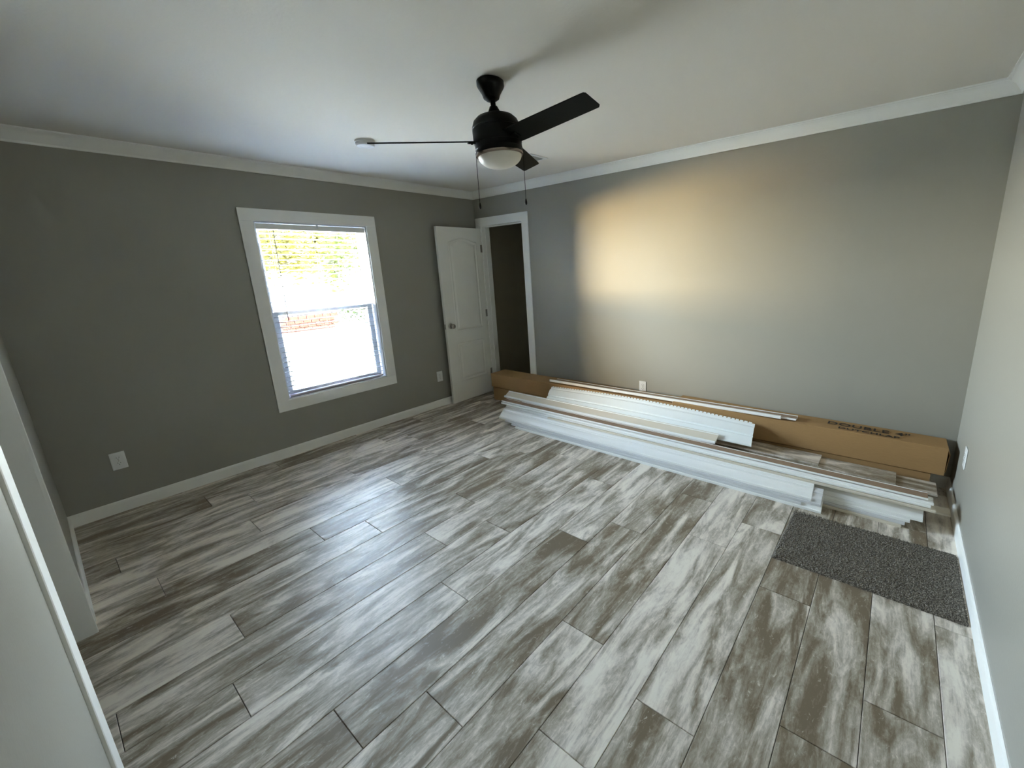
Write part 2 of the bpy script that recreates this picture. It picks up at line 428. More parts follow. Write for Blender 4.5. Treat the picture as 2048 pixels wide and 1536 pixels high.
for y in (BY0 + 0.10, (BY0 + BY1) / 2, BY1 - 0.10):
    bm = bmesh.new()
    for x in (-0.0085, -0.0595): add_tube(bm, (x, y, WZ1 - 0.05), (x, y, WZ0 + 0.03), 0.0007, 6)
    blobj('ladder_cord', bm, CORD)
blobj('tilt_wand', add_tube(bmesh.new(), (0.002, -2.153, WZ1 - 0.065), (0.003, -2.168, 1.19), 0.0036, 8), WAND)
bm = bmesh.new()
for dy in (0, 0.018): add_tube(bm, (0.0, -1.435 + dy, WZ1 - 0.06), (0.0, -1.435 + dy, 1.27), 0.0013, 6)
blobj('lift_cord', bm, CORD)

# ------------------------------------------------------------------ closet door
bm = box((DX0 - 0.094, -0.013, 0), (DX0, 0, DZ), 0.002)
dr = structE('door_1', 'white two-panel door standing open with its flat casing', (DX0, 0, 0))
def dobj(name, bm, m, parent=dr, off=(DX0, 0, 0), smooth=False):
    for v in bm.verts: v.co -= Vector(off)
    return obj(name, bm, m, parent, smooth)
dobj('casing', bm, TRIM)
dobj('casing', box((DX1, -0.013, 0), (DX1 + 0.094, 0, DZ), 0.002), TRIM)
dobj('casing', box((DX0 - 0.094, -0.013, DZ), (DX1 + 0.094, 0, DZ + 0.094), 0.002), TRIM)
dobj('jamb', box((DX0 - 0.018, 0, 0), (DX0, T, DZ)), TRIM)
dobj('jamb', box((DX1, 0, 0), (DX1 + 0.018, T, DZ)), TRIM)
dobj('jamb', box((DX0 - 0.018, 0, DZ), (DX1 + 0.018, T, DZ + 0.018)), TRIM)
bm = box((DX0, 0.045, 0), (DX0 + 0.010, 0.085, DZ)); add_box(bm, (DX1 - 0.010, 0.045, 0), (DX1, 0.085, DZ)); add_box(bm, (DX0, 0.045, DZ - 0.010), (DX1, 0.085, DZ))
dobj('door_stop', bm, TRIM)
# leaf: local frame, hinge edge at y=0, leaf extends to -y, front face +x
leafE = bpy.data.objects.new('door_leaf', None)
LW, LH = 0.632, 2.03
def panel_loop(y0, y1, z0, z1, arch, ins):
    y0 += ins; y1 -= ins; z0 += ins; z1 -= ins
    P = [(y0, z0), (y1, z0)]
    if arch:
        N = 14
        for i in range(N + 1):
            t = i / N; y = y1 + (y0 - y1) * t
            s = 0.5 - 0.5 * math.cos(2 * PI * t)
            P.append((y, z1 - arch + (arch) * (s ** 0.8)))
    else:
        for i in range(15):
            P.append((y1 + (y0 - y1) * i / 14, z1))
    return P
bm = bmesh.new()
add_box(bm, (-0.035, -LW, 0.014), (0, 0, LH), 0.0015)
leaf = obj('leaf', bm, DOORP, dr)
leaf.location = (0.101 - DX0, -0.014, 0); leaf.rotation_euler = (0, 0, math.radians(0.6))
for nm, z0, z1, arch in (('door_panel', 0.86, 1.915, 0.045), ('door_panel', 0.255, 0.725, 0)):
    y0, y1 = -LW + 0.135, -0.085
    bm = bmesh.new(); prev = None
    for ins, h in ((0, 0.0), (0.006, 0.0065), (0.014, 0.0075), (0.024, 0.0015), (0.034, 0.001), (0.052, 0.0065), (0.056, 0.0065)):
        ring = [bm.verts.new((h, y, z)) for y, z in panel_loop(y0, y1, z0, z1, arch, ins)]
        if prev:
            for i in range(len(ring)):
                j = (i + 1) % len(ring); bm.faces.new((prev[i], prev[j], ring[j], ring[i]))
        prev = ring
    bm.faces.new(prev)
    bmesh.ops.recalc_face_normals(bm, faces=bm.faces[:])
    obj(nm, bm, DOORP, leaf)
bm = bmesh.new()
add_lathe(bm, [(0, 0), (0.031, 0), (0.031, 0.004), (0.026, 0.009), (0.012, 0.011), (0.011, 0.028), (0.018, 0.034), (0.0265, 0.044), (0.0275, 0.052), (0.022, 0.062), (0.010, 0.066), (0, 0.066)], 24)
bmesh.ops.transform(bm, matrix=Matrix.Translation((0, -LW + 0.062, 0.935)) @ Matrix.Rotation(PI / 2, 4, 'Y'), verts=bm.verts[:])
o = obj('door_knob', bm, NICKEL, leaf, math.radians(40)); o['label'] = 'brushed metal knob'
obj('latch_plate', box((-0.027, -LW - 0.0018, 0.905), (-0.008, -LW, 0.962)), NICKEL, leaf)
for z in (0.28, 1.03, 1.80):
    bm = bmesh.new(); add_tube(bm, (0.0, 0.003, z - 0.045), (0.0, 0.003, z + 0.045), 0.006, 10); add_box(bm, (-0.002, -0.026, z - 0.044), (0.0015, 0.0, z + 0.044))
    obj('hinge', bm, NICKEL, leaf)

# south doorway casing + jambs (only its far jamb and near casing are in view)
d2 = structE('door_2', 'white cased doorway beside the camera', (SX0, -LY, 0))
CASP = [(0, 0), (0, 0.0105), (0.003, 0.0125), (0.100, 0.0088), (0.104, 0.007), (0.104, 0)]
def d2obj(name, bm, m=TRIM, smooth=False):
    for v in bm.verts: v.co -= Vector((SX0, -LY, 0))
    return obj(name, bm, m, d2, smooth)
d2obj('casing', sweep(CASP, (SX1 + 0.004, -LY, 0), (SX1 + 0.004, -LY, SZ + 0.09), ((1, 0, 0), (0, 1, 0))))
d2obj('casing', sweep(CASP, (SX0 - 0.002, -LY, 0), (SX0 - 0.002, -LY, SZ + 0.09), ((-1, 0, 0), (0, 1, 0))))
d2obj('casing', sweep(CASP, (SX0 - 0.002, -LY, SZ), (SX1 + 0.004, -LY, SZ), ((0, 0, 1), (0, 1, 0))))
d2obj('jamb', box((SX0 - 0.018, -LY - T, 0), (SX0, -LY, SZ)))
d2obj('jamb', box((SX1, -LY - T, 0), (SX1 + 0.018, -LY, SZ)))
d2obj('jamb', box((SX0 - 0.018, -LY - T, SZ), (SX1 + 0.018, -LY, SZ + 0.018)))

# ------------------------------------------------------------------ outlets
def outlet(loc, rotz, label, kind='duplex'):
    """plate in local xz plane, facing -y"""
    t = thing('wall_outlet', label, 'outlet', loc, (0, 0, rotz), 'wall outlets')
    bm = box((-0.038, -0.006, -0.061), (0.038, 0, 0.061), 0.0025)
    obj('cover_plate', bm, PLAST, t)
    for s in (-1, 1):
        bm = bmesh.new(); add_lathe(bm, [(0, 0), (0.0165, 0), (0.0165, 0.0018), (0.0155, 0.0024), (0, 0.0024)], 20)
        bmesh.ops.transform(bm, matrix=Matrix.Translation((0, -0.006, s * 0.0195)) @ Matrix.Rotation(PI / 2, 4, 'X'), verts=bm.verts[:])
        r = obj('receptacle', bm, PLAST, t)
        bm = box((-0.0075, -0.0090, s * 0.0195 + 0.001), (-0.0055, -0.0083, s * 0.0195 + 0.009)); add_box(bm, (0.0055, -0.0090, s * 0.0195 + 0.002), (0.0075, -0.0083, s * 0.0195 + 0.008))
        add_tube(bm, (0, -0.0083, s * 0.0195 - 0.006), (0, -0.0090, s * 0.0195 - 0.006), 0.0025, 8)
        obj('plug_slots', bm, SLOT, r)
    obj('screw', add_tube(bmesh.new(), (0, -0.006, 0), (0, -0.0078, 0), 0.003, 10), NICKEL, t)
    return t
outlet((0, -3.360, 0.365), PI / 2, 'white outlet low on the window wall, near the left corner')
o = outlet((0, -0.733, 0.360), PI / 2, 'white outlet on the window wall between window and open door')
outlet((2.262, 0, 0.375), 0, 'white outlet on the long wall, just above the cartons')
outlet((LX, -0.425, 0.395), -PI / 2, 'white outlet on the right wall beside the carton end')

# ------------------------------------------------------------------ ceiling fan
FX, FY = 2.4514, -1.9336
fan = thing('ceiling_fan', 'black three-blade ceiling fan with a frosted light globe', 'ceiling fan', (FX, FY, H))
bm = add_lathe(bmesh.new(), [(0, 0), (0.058, 0), (0.066, -0.006), (0.066, -0.026), (0.062, -0.034), (0.044, -0.062), (0.038, -0.080), (0.024, -0.090), (0, -0.092)], 36)
obj('canopy', bm, BLACK, fan, math.radians(35))
tilt = (Matrix.Rotation(0.0357, 4, 'X') @ Matrix.Rotation(-0.0582, 4, 'Y'))
tr = tilt.to_euler()
def fobj(name, bm, m, smooth=False, parent=None, rotz=0.0):
    if parent is None:
        mm = tilt @ Matrix.Rotation(rotz, 4, 'Z')
        bmesh.ops.transform(bm, matrix=mm, verts=bm.verts[:])
        return obj(name, bm, m, fan, smooth)
    bmesh.ops.transform(bm, matrix=tilt @ Matrix.Rotation(rotz, 4, 'Z'), verts=bm.verts[:])
    return obj(name, bm, m, parent, smooth)
fobj('down_rod', add_tube(bmesh.new(), (0, 0, -0.08), (0, 0, -0.150), 0.0125, 16), BLACK, math.radians(40))
fobj('yoke_cover', add_lathe(bmesh.new(), [(0.0135, -0.112), (0.019, -0.116), (0.034, -0.148), (0.036, -0.152), (0.036, -0.158), (0, -0.158)], 28), BLACK, math.radians(35))
fobj('motor_housing', add_lathe(bmesh.new(), [(0.034, -0.150), (0.062, -0.154), (0.090, -0.165), (0.108, -0.182), (0.117, -0.204), (0.119, -0.212), (0.119, -0.2145), (0.117, -0.217), (0.1195, -0.2195), (0.120, -0.262), (0.118, -0.285), (0, -0.285)], 48), BLACK, math.radians(30))
fobj('light_fitter', add_lathe(bmesh.new(), [(0.1165, -0.284), (0.1165, -0.306), (0.118, -0.309), (0.1165, -0.312), (0.1165, -0.328), (0.113, -0.332), (0.106, -0.333), (0, -0.333)], 48), BLACK, math.radians(30))
o = fobj('trim_band', add_lathe(bmesh.new(), [(0.1170, -0.330), (0.1180, -0.332), (0.1170, -0.340), (0.109, -0.342), (0.108, -0.331)], 48, cap=False), STEELB, math.radians(40)); o['label'] = 'thin satin bronze ring'
gp = [(0.108, -0.333)] + [(0.1085 * math.cos(a), -0.340 - 0.058 * math.sin(a)) for a in [i * PI / 2 / 12 for i in range(12)]] + [(0, -0.398)]
o = fobj('light_globe', add_lathe(bmesh.new(), gp, 48), GLOBE, True); o['label'] = 'frosted white glass light globe'
zb = -0.272
def blade_bm():
    bm = bmesh.new(); r0, r1 = 0.085, 0.602
    pts = []
    for x, wv in ((r0, 0.058), (0.14, 0.060), (0.35, 0.0575), (0.56, 0.0545), (r1 - 0.008, 0.0535)): pts.append((x, -wv))
    pts += [(r1, -0.046), (r1, 0.046)]
    for x, wv in ((r1 - 0.008, 0.0535), (0.56, 0.0545), (0.35, 0.0575), (0.14, 0.060), (r0, 0.058)): pts.append((x, wv))
    A = [bm.verts.new((x, y, 0.003)) for x, y in pts]; B = [bm.verts.new((x, y, -0.003)) for x, y in pts]
    bm.faces.new(A); bm.faces.new(B[::-1])
    for i in range(len(pts)):
        j = (i + 1) % len(pts); bm.faces.new((A[i], B[i], B[j], A[j]))
    bmesh.ops.recalc_face_normals(bm, faces=bm.faces[:])
    bmesh.ops.transform(bm, matrix=Matrix.Translation((0, 0, zb)) @ Matrix.Rotation(-0.2788, 4, 'X'), verts=bm.verts[:])
    return bm
for i in range(3):
    a = -0.0622 - i * 2 * PI / 3
    b_ = fobj('fan_blade', blade_bm(), BLADE, rotz=a)
    bm = add_box(bmesh.new(), (0.070, -0.022, -0.010), (0.150, 0.022, -0.003), 0.002)
    for yy in (-0.014, 0.014):
        add_tube(bm, (0.130, yy, -0.010), (0.130, yy, -0.013), 0.004, 8)
    bmesh.ops.transform(bm, matrix=Matrix.Translation((0, 0, zb)) @ Matrix.Rotation(-0.2788, 4, 'X'), verts=bm.verts[:])
    fobj('blade_bracket', bm, BLACK, rotz=a, parent=b_)
def chain(name, ang, zlen, fob):
    x, y = 0.119 * math.cos(ang), 0.119 * math.sin(ang)
    p0 = tilt @ Vector((x, y, -0.315))
    bm = bmesh.new(); add_tube(bm, p0, p0 + Vector((0, 0, -zlen)), 0.0011, 6)
    for k in range(int(zlen / 0.006)):
        bmesh.ops.create_icosphere(bm, subdivisions=0, radius=0.0019, matrix=Matrix.Translation(p0 + Vector((0, 0, -0.006 * k))))
    c = obj(name, bm, NICKEL if fob else BLACK, fan)
    e = p0 + Vector((0, 0, -zlen))
    f = add_lathe(bmesh.new(), [(0, 0.002), (0.002, 0), (0.0045, -0.008), (0.0062, -0.018), (0.0055, -0.026), (0.002, -0.031), (0, -0.031)], 14, c=e)
    obj('pull_fob', f, BLACK, c, True)
    return p0
CHA = math.atan2(CR.y, CR.x)
chain('pull_chain', CHA + PI, 0.232, 0)
chain('pull_chain', CHA + 0.10, 0.235, 0)

# smoke detector and vent on the ceiling
sd = thing('smoke_detector', 'round white smoke detector on the ceiling left of the fan', 'smoke detector', (1.108, -1.868, H))
obj('base', add_lathe(bmesh.new(), [(0, 0), (0.066, 0), (0.066, -0.010), (0, -0.010)], 36), PLAST, sd, math.radians(35))
obj('cover', add_lathe(bmesh.new(), [(0.062, -0.010), (0.061, -0.024), (0.054, -0.032), (0.030, -0.035), (0.028, -0.033), (0.012, -0.034), (0, -0.034)], 36), PLAST, sd, math.radians(35))
vt_ = thing('ceiling_vent', 'small white ceiling register partly hidden behind a fan blade', 'vent', (1.53, -0.70, H))
bm = bmesh.new()
for a, b in (((-0.155, -0.105), (-0.125, 0.105)), ((0.125, -0.105), (0.155, 0.105)), ((-0.125, -0.105), (0.125, -0.078)), ((-0.125, 0.078), (0.125, 0.105))):
    add_box(bm, (a[0], a[1], -0.006), (b[0], b[1], 0), 0.001)
obj('frame', bm, PLAST, vt_)
obj('backing', box((-0.125, -0.078, -0.001), (0.125, 0.078, 0)), SLOT, vt_)
for i in range(9):
    y = -0.066 + i * 0.0165
    bm = bmesh.new(); add_box(bm, (-0.124, -0.008, -0.0008), (0.124, 0.008, 0.0008))
    bmesh.ops.transform(bm, matrix=Matrix.Translation((0, y, -0.0075)) @ Matrix.Rotation(math.radians(40), 4, 'X'), verts=bm.verts[:])
    obj('louver', bm, PLAST, vt_)

# ------------------------------------------------------------------ cartons along the north wall
def open_box_bm(p, top_dent=0.0):
    """closed carton from 8 corners: x0,x1 with (y front, z0, z1) at each end"""
    x0, x1, yb, yf0, yf1, z0, za, zc = p
    bm = bmesh.new(); N = 14; prev = None
    for i in range(N + 1):
        t = i / N; x = x0 + (x1 - x0) * t; yf = yf0 + (yf1 - yf0) * t; zt = za + (zc - za) * t + 0.002 * math.sin(5.0 * x)
        mid = zt - top_dent * math.sin(PI * t) ** 2
        ring = [bm.verts.new(v) for v in ((x, yb, z0), (x, yf, z0), (x, yf - 0.0015, (z0 + zt) / 2), (x, yf, zt - 0.003), (x, yf + 0.003, zt), (x, (yf + yb) / 2, mid), (x, yb, zt))]
        if prev:
            for k in range(7):
                j = (k + 1) % 7; bm.faces.new((prev[k], prev[j], ring[j], ring[k]))
        else: bm.faces.new(ring[::-1])
        prev = ring
    bm.faces.new(prev)
    bmesh.ops.recalc_face_normals(bm, faces=bm.faces[:])
    return bm
ZL = 0.172
low = thing('cardboard_carton', 'lower long brown carton on the floor under the printed carton', 'carton', (0.34, -0.13, 0), group='long siding cartons')
def lobj(root, name, bm, m, smooth=False):
    for v in bm.verts: v.co -= root.location
    return obj(name, bm, m, root, smooth)
lobj(low, 'sleeve', open_box_bm((0.356, 2.60, -0.02, -0.238, -0.222, 0, 0.157, 0.160)), CARD)
lobj(low, 'sleeve', open_box_bm((2.58, 4.435, -0.018, -0.226, -0.203, 0, 0.163, 0.163)), CARD)
up = thing('cardboard_carton', 'upper long brown carton with printed lettering, lying along the wall', 'carton', (0.34, -0.13, ZL), group='long siding cartons')
lobj(up, 'sleeve', open_box_bm((0.345, 2.70, -0.018, -0.250, -0.232, 0.168, 0.328, 0.345), 0.006), CARD)
lobj(up, 'sleeve', open_box_bm((2.68, 4.497, -0.016, -0.238, -0.212, ZL, 0.361, 0.354), 0.003), CARD)
# raw edge of the outer sleeve, folded end flaps
lobj(up, 'cut_edge', box((2.676, -0.2405, ZL + 0.002), (2.6805, -0.236, 0.360)), CARDE)
lobj(up, 'end_flap', sweep([(0, 0), (0.004, 0), (0.012, 0.12), (0.008, 0.12)], (4.499, -0.205, ZL + 0.02), (4.499, -0.03, ZL + 0.02), ((1, 0, 0), (0, 0, 1))), CARD)
lobj(up, 'end_flap', sweep([(0, 0), (0.004, 0), (0.006, 0.14), (0.002, 0.14)], (0.338, -0.235, ZL + 0.005), (0.338, -0.03, ZL + 0.005), ((1, 0, 0), (0, 0, 1))), CARD)
# torn notch in the inner sleeve's top front edge
lobj(up, 'torn_notch', sweep([(0, 0), (0.014, -0.002), (0.016, -0.016), (0.0, -0.012)], (2.235, -0.2420, 0.337), (2.275, -0.2420, 0.337), ((0, 1, 0), (0, 0, 1))), SLOT)
def text(body, size, loc, parent, rot=(0, 0, 0), sx=1.0, label=None):
    cu = bpy.data.curves.new('printed_text', 'FONT'); cu.body = body; cu.size = size; cu.extrude = 0.0003; cu.offset = 0.0012
    cu.space_character = 1.08
    cu.materials.append(INK)
    o = bpy.data.objects.new('printed_text', cu); COL.objects.link(o)
    o.parent = parent; o.location = Vector(loc) - Vector(parent.location); o.rotation_euler = rot; o.scale = (sx, 1, 1)
    bpy.context.view_layer.update()
    me = bpy.data.meshes.new_from_object(o.evaluated_get(bpy.context.evaluated_depsgraph_get()))
    bm = bmesh.new(); bm.from_mesh(me); loc_ = o.location.copy()
    bpy.data.objects.remove(o); bpy.data.curves.remove(cu); bpy.data.meshes.remove(me)
    todo = set(bm.verts); isl = []
    while todo:
        st = [todo.pop()]; grp = set(st)
        while st:
            v = st.pop()
            for e in v.link_edges:
                u = e.other_vert(v)
                if u in todo: todo.discard(u); grp.add(u); st.append(u)
        isl.append(grp)
    isl.sort(key=lambda g: min(v.co.x for v in g))
    for g in isl:
        nb = bmesh.new(); mp_ = {v: nb.verts.new(v.co) for v in g}
        for f in bm.faces:
            if f.verts[0] in g: nb.faces.new([mp_[v] for v in f.verts])
        l_ = obj('printed_letter', nb, INK, parent); l_.location = loc_; l_.rotation_euler = rot; l_.scale = (sx, 1, 1)
        l_['label'] = label
    bm.free()
text('DOUBLE 4"', 0.083, (3.830, -0.122, 0.3610), up, (0, 0, -0.016), 1.10, 'large black printed capital')
text('DUTCHLAP', 0.050, (3.905, -0.186, 0.3610), up, (0, 0, -0.016), 1.28, 'smaller black printed capital')

# ------------------------------------------------------------------ leftover planks behind the trim pile
PLK2 = plank_mat('leftover_laminate_plank', 0.84)
def loose_plank(x0, x1, yf, z, label, group=None, rot=0.0, th=0.0115, wd=0.178):
    bm = box((0, 0, 0), (wd, x1 - x0, th), 0.0012)
    o = obj('laminate_plank', bm, PLK2, loc=(x0, yf + wd, z)); o.rotation_euler = (0, 0, -PI / 2 + rot)
    tag(o, label, 'plank', group)
    return o
ORD = ['lowest', 'second', 'third', 'fourth', 'fifth', 'sixth', 'seventh', 'eighth', 'ninth', 'tenth']
zc = 0.0
for i in range(10):
    loose_plank(3.10 + 0.02 * ((i * 7) % 4), 4.40 - 0.02 * ((i * 5) % 4), -0.432, zc, 'grey laminate plank in the leftover stack behind the trim pile, %s from the floor' % ORD[i], 'leftover laminate planks', 0)
    zc += 0.0122
loose_plank(3.14, 4.462, -0.436, zc, 'grey laminate plank reaching farthest right in the leftover stack', 'leftover laminate planks'); zc += 0.0122
loose_plank(2.94, 4.262, -0.428, zc, 'grey laminate plank with a pale back edge, second from the top of its stack', 'leftover laminate planks'); zc += 0.0122
loose_plank(2.50, 3.835, -0.424, zc, 'pale grey laminate plank on top of the leftover stack', 'leftover laminate planks')

# ------------------------------------------------------------------ trim mouldings pile
CROWN = [(0, 0), (0, 0.013), (0.003, 0.016), (0.010, 0.016), (0.012, 0.012), (0.017, 0.020), (0.028, 0.036), (0.042, 0.047), (0.055, 0.053), (0.056, 0.064), (0.062, 0.066), (0.064, 0.062), (0.072, 0.076), (0.086, 0.081), (0.086, 0.074), (0.066, 0.052), (0.040, 0.037), (0.010, 0.0)]
TOPC = [(0, 0), (0, 0.012), (0.005, 0.018), (0.013, 0.018), (0.016, 0.013), (0.074, 0.046), (0.077, 0.053), (0.086, 0.053), (0.086, 0.043), (0.020, 0.0)]
FLAT = [(0, 0), (0, 0.010), (0.003, 0.012), (0.078, 0.012), (0.082, 0.009), (0.082, 0)]
RIB = [(0, 0), (0, 0.010), (0.004, 0.0125), (0.014, 0.0125), (0.018, 0.009), (0.060, 0.009), (0.064, 0.0125), (0.080, 0.0125), (0.084, 0.010), (0.084, 0)]
BACK = [(0, 0), (0, 0.013), (0.006, 0.013), (0.009, 0.0105), (0.073, 0.0105), (0.076, 0.013), (0.082, 0.013), (0.082, 0)]
def mould(prof, x0, x1, y, z, label, m=MWHITE, y2=None, z2=None, tilt_=0.0, face=None, name='trim_moulding', group='loose trim mouldings in the pile'):
    y2 = y if y2 is None else y2; z2 = z if z2 is None else z2
    c, s = math.cos(tilt_), math.sin(tilt_)
    P = [(u * c - w * s, u * s + w * c) for u, w in prof]
    a = Vector((x0, y, z)); b = Vector((x1, y2, z2))
    bm = sweep(P, (0, 0, 0), b - a, ((0, 1, 0), (0, 0, 1)))
    o = obj(name, bm, [m, face or m], loc=a)
    if face:
        zt = [p.center for p in o.data.polygons]
        for p in o.data.polygons:
            if abs(p.normal.z) > 0.7 and abs(p.normal.x) < 0.3 and p.area > 0.02: p.material_index = 1
    tag(o, label, 'moulding', group)
    return o
# front nested stack (ends at the carpet sample)
mould(CROWN, 1.262, 3.912, -0.795, 0.000, 'lowest white crown moulding at the front foot of the pile')
mould(CROWN, 1.200, 3.800, -0.785, 0.018, 'front grey-white crown moulding with the shortest right end, second up from the floor', MGREY)
mould(CROWN, 1.105, 3.905, -0.777, 0.036, 'front grey-white crown moulding, third up from the floor', MGREY)
mould(CROWN, 1.005, 3.850, -0.766, 0.054, 'white crown moulding topping the front nested stack')
# rear nested stack (runs on past it)
mould(CROWN, 0.930, 4.303, -0.700, 0.000, 'long cream crown moulding on the floor whose right end passes the carpet sample', MCREAM)
mould(CROWN, 0.970, 4.318, -0.692, 0.018, 'long grey-white crown moulding, second up of the rear nested stack', MGREY)
mould(CROWN, 1.000, 4.340, -0.683, 0.036, 'long white crown moulding, third up of the rear nested stack')
mould(CROWN, 0.950, 4.395, -0.671, 0.054, 'long white crown moulding topping the rear nested stack')
# flat boards behind, carrying the longest cream board
zz = 0.0
for i in range(5):
    mould(FLAT, 1.10 + 0.05 * ((i * 3) % 4), 4.28 - 0.03 * ((i * 3) % 3), -0.536, zz, 'flat white casing board behind the nested crown mouldings, %s from the floor' % ORD[i]); zz += 0.0125
mould(FLAT, 1.15, 4.522, -0.538, zz, 'cream-topped flat board reaching almost to the right wall', MCREAM, face=MCREAM); zz += 0.0125
for i in range(9):
    mould(FLAT, 1.12 + 0.04 * ((i * 3) % 4), (4.26 if i < 6 else 3.12) - 0.03 * ((i * 3) % 3), -0.536, zz, 'flat white casing board in the rear stack above the cream-topped board, %s above it' % ORD[i]); zz += 0.0125
# upper layer
mould(RIB, 1.60, 4.440, -0.684, 0.1355, 'ribbed cream casing whose left end starts well inside the pile', MCREAM)
mould(FLAT, 1.55, 4.418, -0.668, 0.150, 'flat white casing above the dark gap at the left of the pile')
mould(RIB, 0.93, 4.430, -0.652, 0.1625, 'full-length ribbed white casing under the brown-backed board')
mould(BACK, 0.915, 4.405, -0.630, 0.177, 'white-edged board lying with its brown fibreboard back up', MWHITE, face=MBROWN)
mould(TOPC, 0.860, 3.160, -0.540, 0.1905, 'short cream-backed crown moulding on top of the pile, ending halfway', MWHITE, face=MCREAM)

# siding panel leaning between carton and pile
def siding():
    bm = bmesh.new(); N = 26
    prof = [(0.0, 0.000), (0.006, 0.009), (0.012, 0.003), (0.105, 0.012), (0.120, 0.004), (0.128, 0.003), (0.135, 0.014), (0.230, 0.018), (0.245, 0.008), (0.262, 0.006), (0.270, 0.010), (0.292, 0.010)]
    def P(x, u, h):
        t = (x - 1.36) / 2.06
        yb, zb_ = -0.472, 0.2030
        ye, ze = -0.268, 0.300 + 0.030 * math.sin(PI * min(1, max(0, t * 1.02)))
        d = Vector((0, ye - yb, ze - zb_)); L = d.length; d /= L; nrm = Vector((0, -d.z, d.y))
        s = u / 0.292
        return Vector((x + 0.0, yb, zb_)) + d * (L * s) + nrm * h
    xs = [1.395 + (3.405 - 1.395) * i / N for i in range(N + 1)]
    prev = None; thk = 0.0012
    for x in xs:
        up_ = []; dn = []
        for u, h in prof:
            xo = x + (-0.075 * (u / 0.292) if x < 1.5 else 0) - (0.03 * (u / 0.292) if x > 3.35 else 0)
            up_.append(bm.verts.new(P(xo, u, h))); dn.append(bm.verts.new(P(xo, u, h - thk)))
        ring = up_ + dn[::-1]
        if prev:
            for k in range(len(ring)):
                j = (k + 1) % len(ring); bm.faces.new((prev[k], prev[j], ring[j], ring[k]))
        else: bm.faces.new(ring)
        prev = ring
    bm.faces.new(prev[::-1])
    bmesh.ops.recalc_face_normals(bm, faces=bm.faces[:])
    hem = bmesh.new()
    M_ = 62
    for i in range(M_):
        xa = 1.33 + (3.36 - 1.33) * i / M_; xb = xa + (3.36 - 1.33) / M_ * 0.72
        a0, a1, b0, b1 = P(xa, 0.292, 0.010), P(xb, 0.292, 0.010), P(xa, 0.306, 0.011), P(xb, 0.306, 0.011)
        off = Vector((0, 0, -0.0012))
        v = [hem.verts.new(p) for p in (a0, a1, b1, b0)] + [hem.verts.new(p + off) for p in (a0, a1, b1, b0)]
        for f in ((0, 1, 2, 3), (7, 6, 5, 4), (0, 4, 5, 1), (1, 5, 6, 2), (2, 6, 7, 3), (3, 7, 4, 0)): hem.faces.new([v[q] for q in f])
    return bm, hem
bm, hem = siding()
sp = thing('siding_panel', 'wide white siding panel with a slotted nailing hem, leaning on the carton', 'siding', (2.4, -0.4, 0.22))
lobj(sp, 'panel', bm, SIDING)
lobj(sp, 'nailing_hem', hem, SIDING)

# two trim pieces lying on top of the upper carton
mould(BACK, 1.285, 3.640, -0.206, 0.3475, 'slim white trim lying on top of the upper carton', MWHITE, y2=-0.196, z2=0.3655, face=MBROWN, group='trim on the carton')
CH = [(0, 0), (0, 0.022), (0.014, 0.022), (0.014, 0.0)]
mould([(u - 0.017, w) for u, w in CH], 1.255, 3.540, -0.208, 0.3470, 'white channel strip along the front of the trim on the carton', MWHITE, y2=-0.198, z2=0.3650, group='trim on the carton')

# ------------------------------------------------------------------ carpet sample
RX0, RX1, RY0, RY1 = 3.775, 4.533, -1.386, -0.838
bm = bmesh.new(); nx, ny = 170, 120; rr = random.Random(3)
V = [[None] * (ny + 1) for _ in range(nx + 1)]
for i in range(nx + 1):
    for j in range(ny + 1):
        e = min(i, nx - i, j, ny - j)
        z = 0.010 + rr.uniform(-0.0025, 0.0030) if e > 1 else (0.006 if e == 1 else 0.0005)
        jx = rr.uniform(-0.0022, 0.0022); jy = rr.uniform(-0.0022, 0.0022)
        sk = -0.02 * (j / ny) + 0.02
        V[i][j] = bm.verts.new(((RX1 - RX0) * i / nx + jx + (-0.016 * (1 - j / ny) if True else 0) * (1 - i / nx), (RY1 - RY0) * j / ny + jy - 0.02 * (1 - i / nx) * (j / ny), z))
for i in range(nx):
    for j in range(ny): bm.faces.new((V[i][j], V[i + 1][j], V[i + 1][j + 1], V[i][j + 1]))
rug = obj('carpet_sample', bm, RUG, loc=(RX0, RY0, 0))
tag(rug, 'dark grey-brown speckled carpet mat on the floor beside the right wall', 'rug')
# pile tufts
bm = bmesh.new()
for _ in range(15000):
    x = rr.uniform(0.0, RX1 - RX0); y = rr.uniform(0.0, RY1 - RY0 - 0.004)
    a = rr.uniform(0, 2 * PI); h = rr.uniform(0.009, 0.0145); r = rr.uniform(0.0012, 0.0024)
    c = Vector((x, y, 0.004)); t = Vector((x + rr.uniform(-0.004, 0.004), y + rr.uniform(-0.004, 0.004), h))
    vs = [bm.verts.new(c + Vector((r * math.cos(a + q * 2.094), r * math.sin(a + q * 2.094), 0))) for q in range(3)]
    tv = bm.verts.new(t)
    for q in range(3): bm.faces.new((vs[q], vs[(q + 1) % 3], tv))
o = obj('carpet_pile', bm, RUG, rug); o['kind'] = 'stuff'

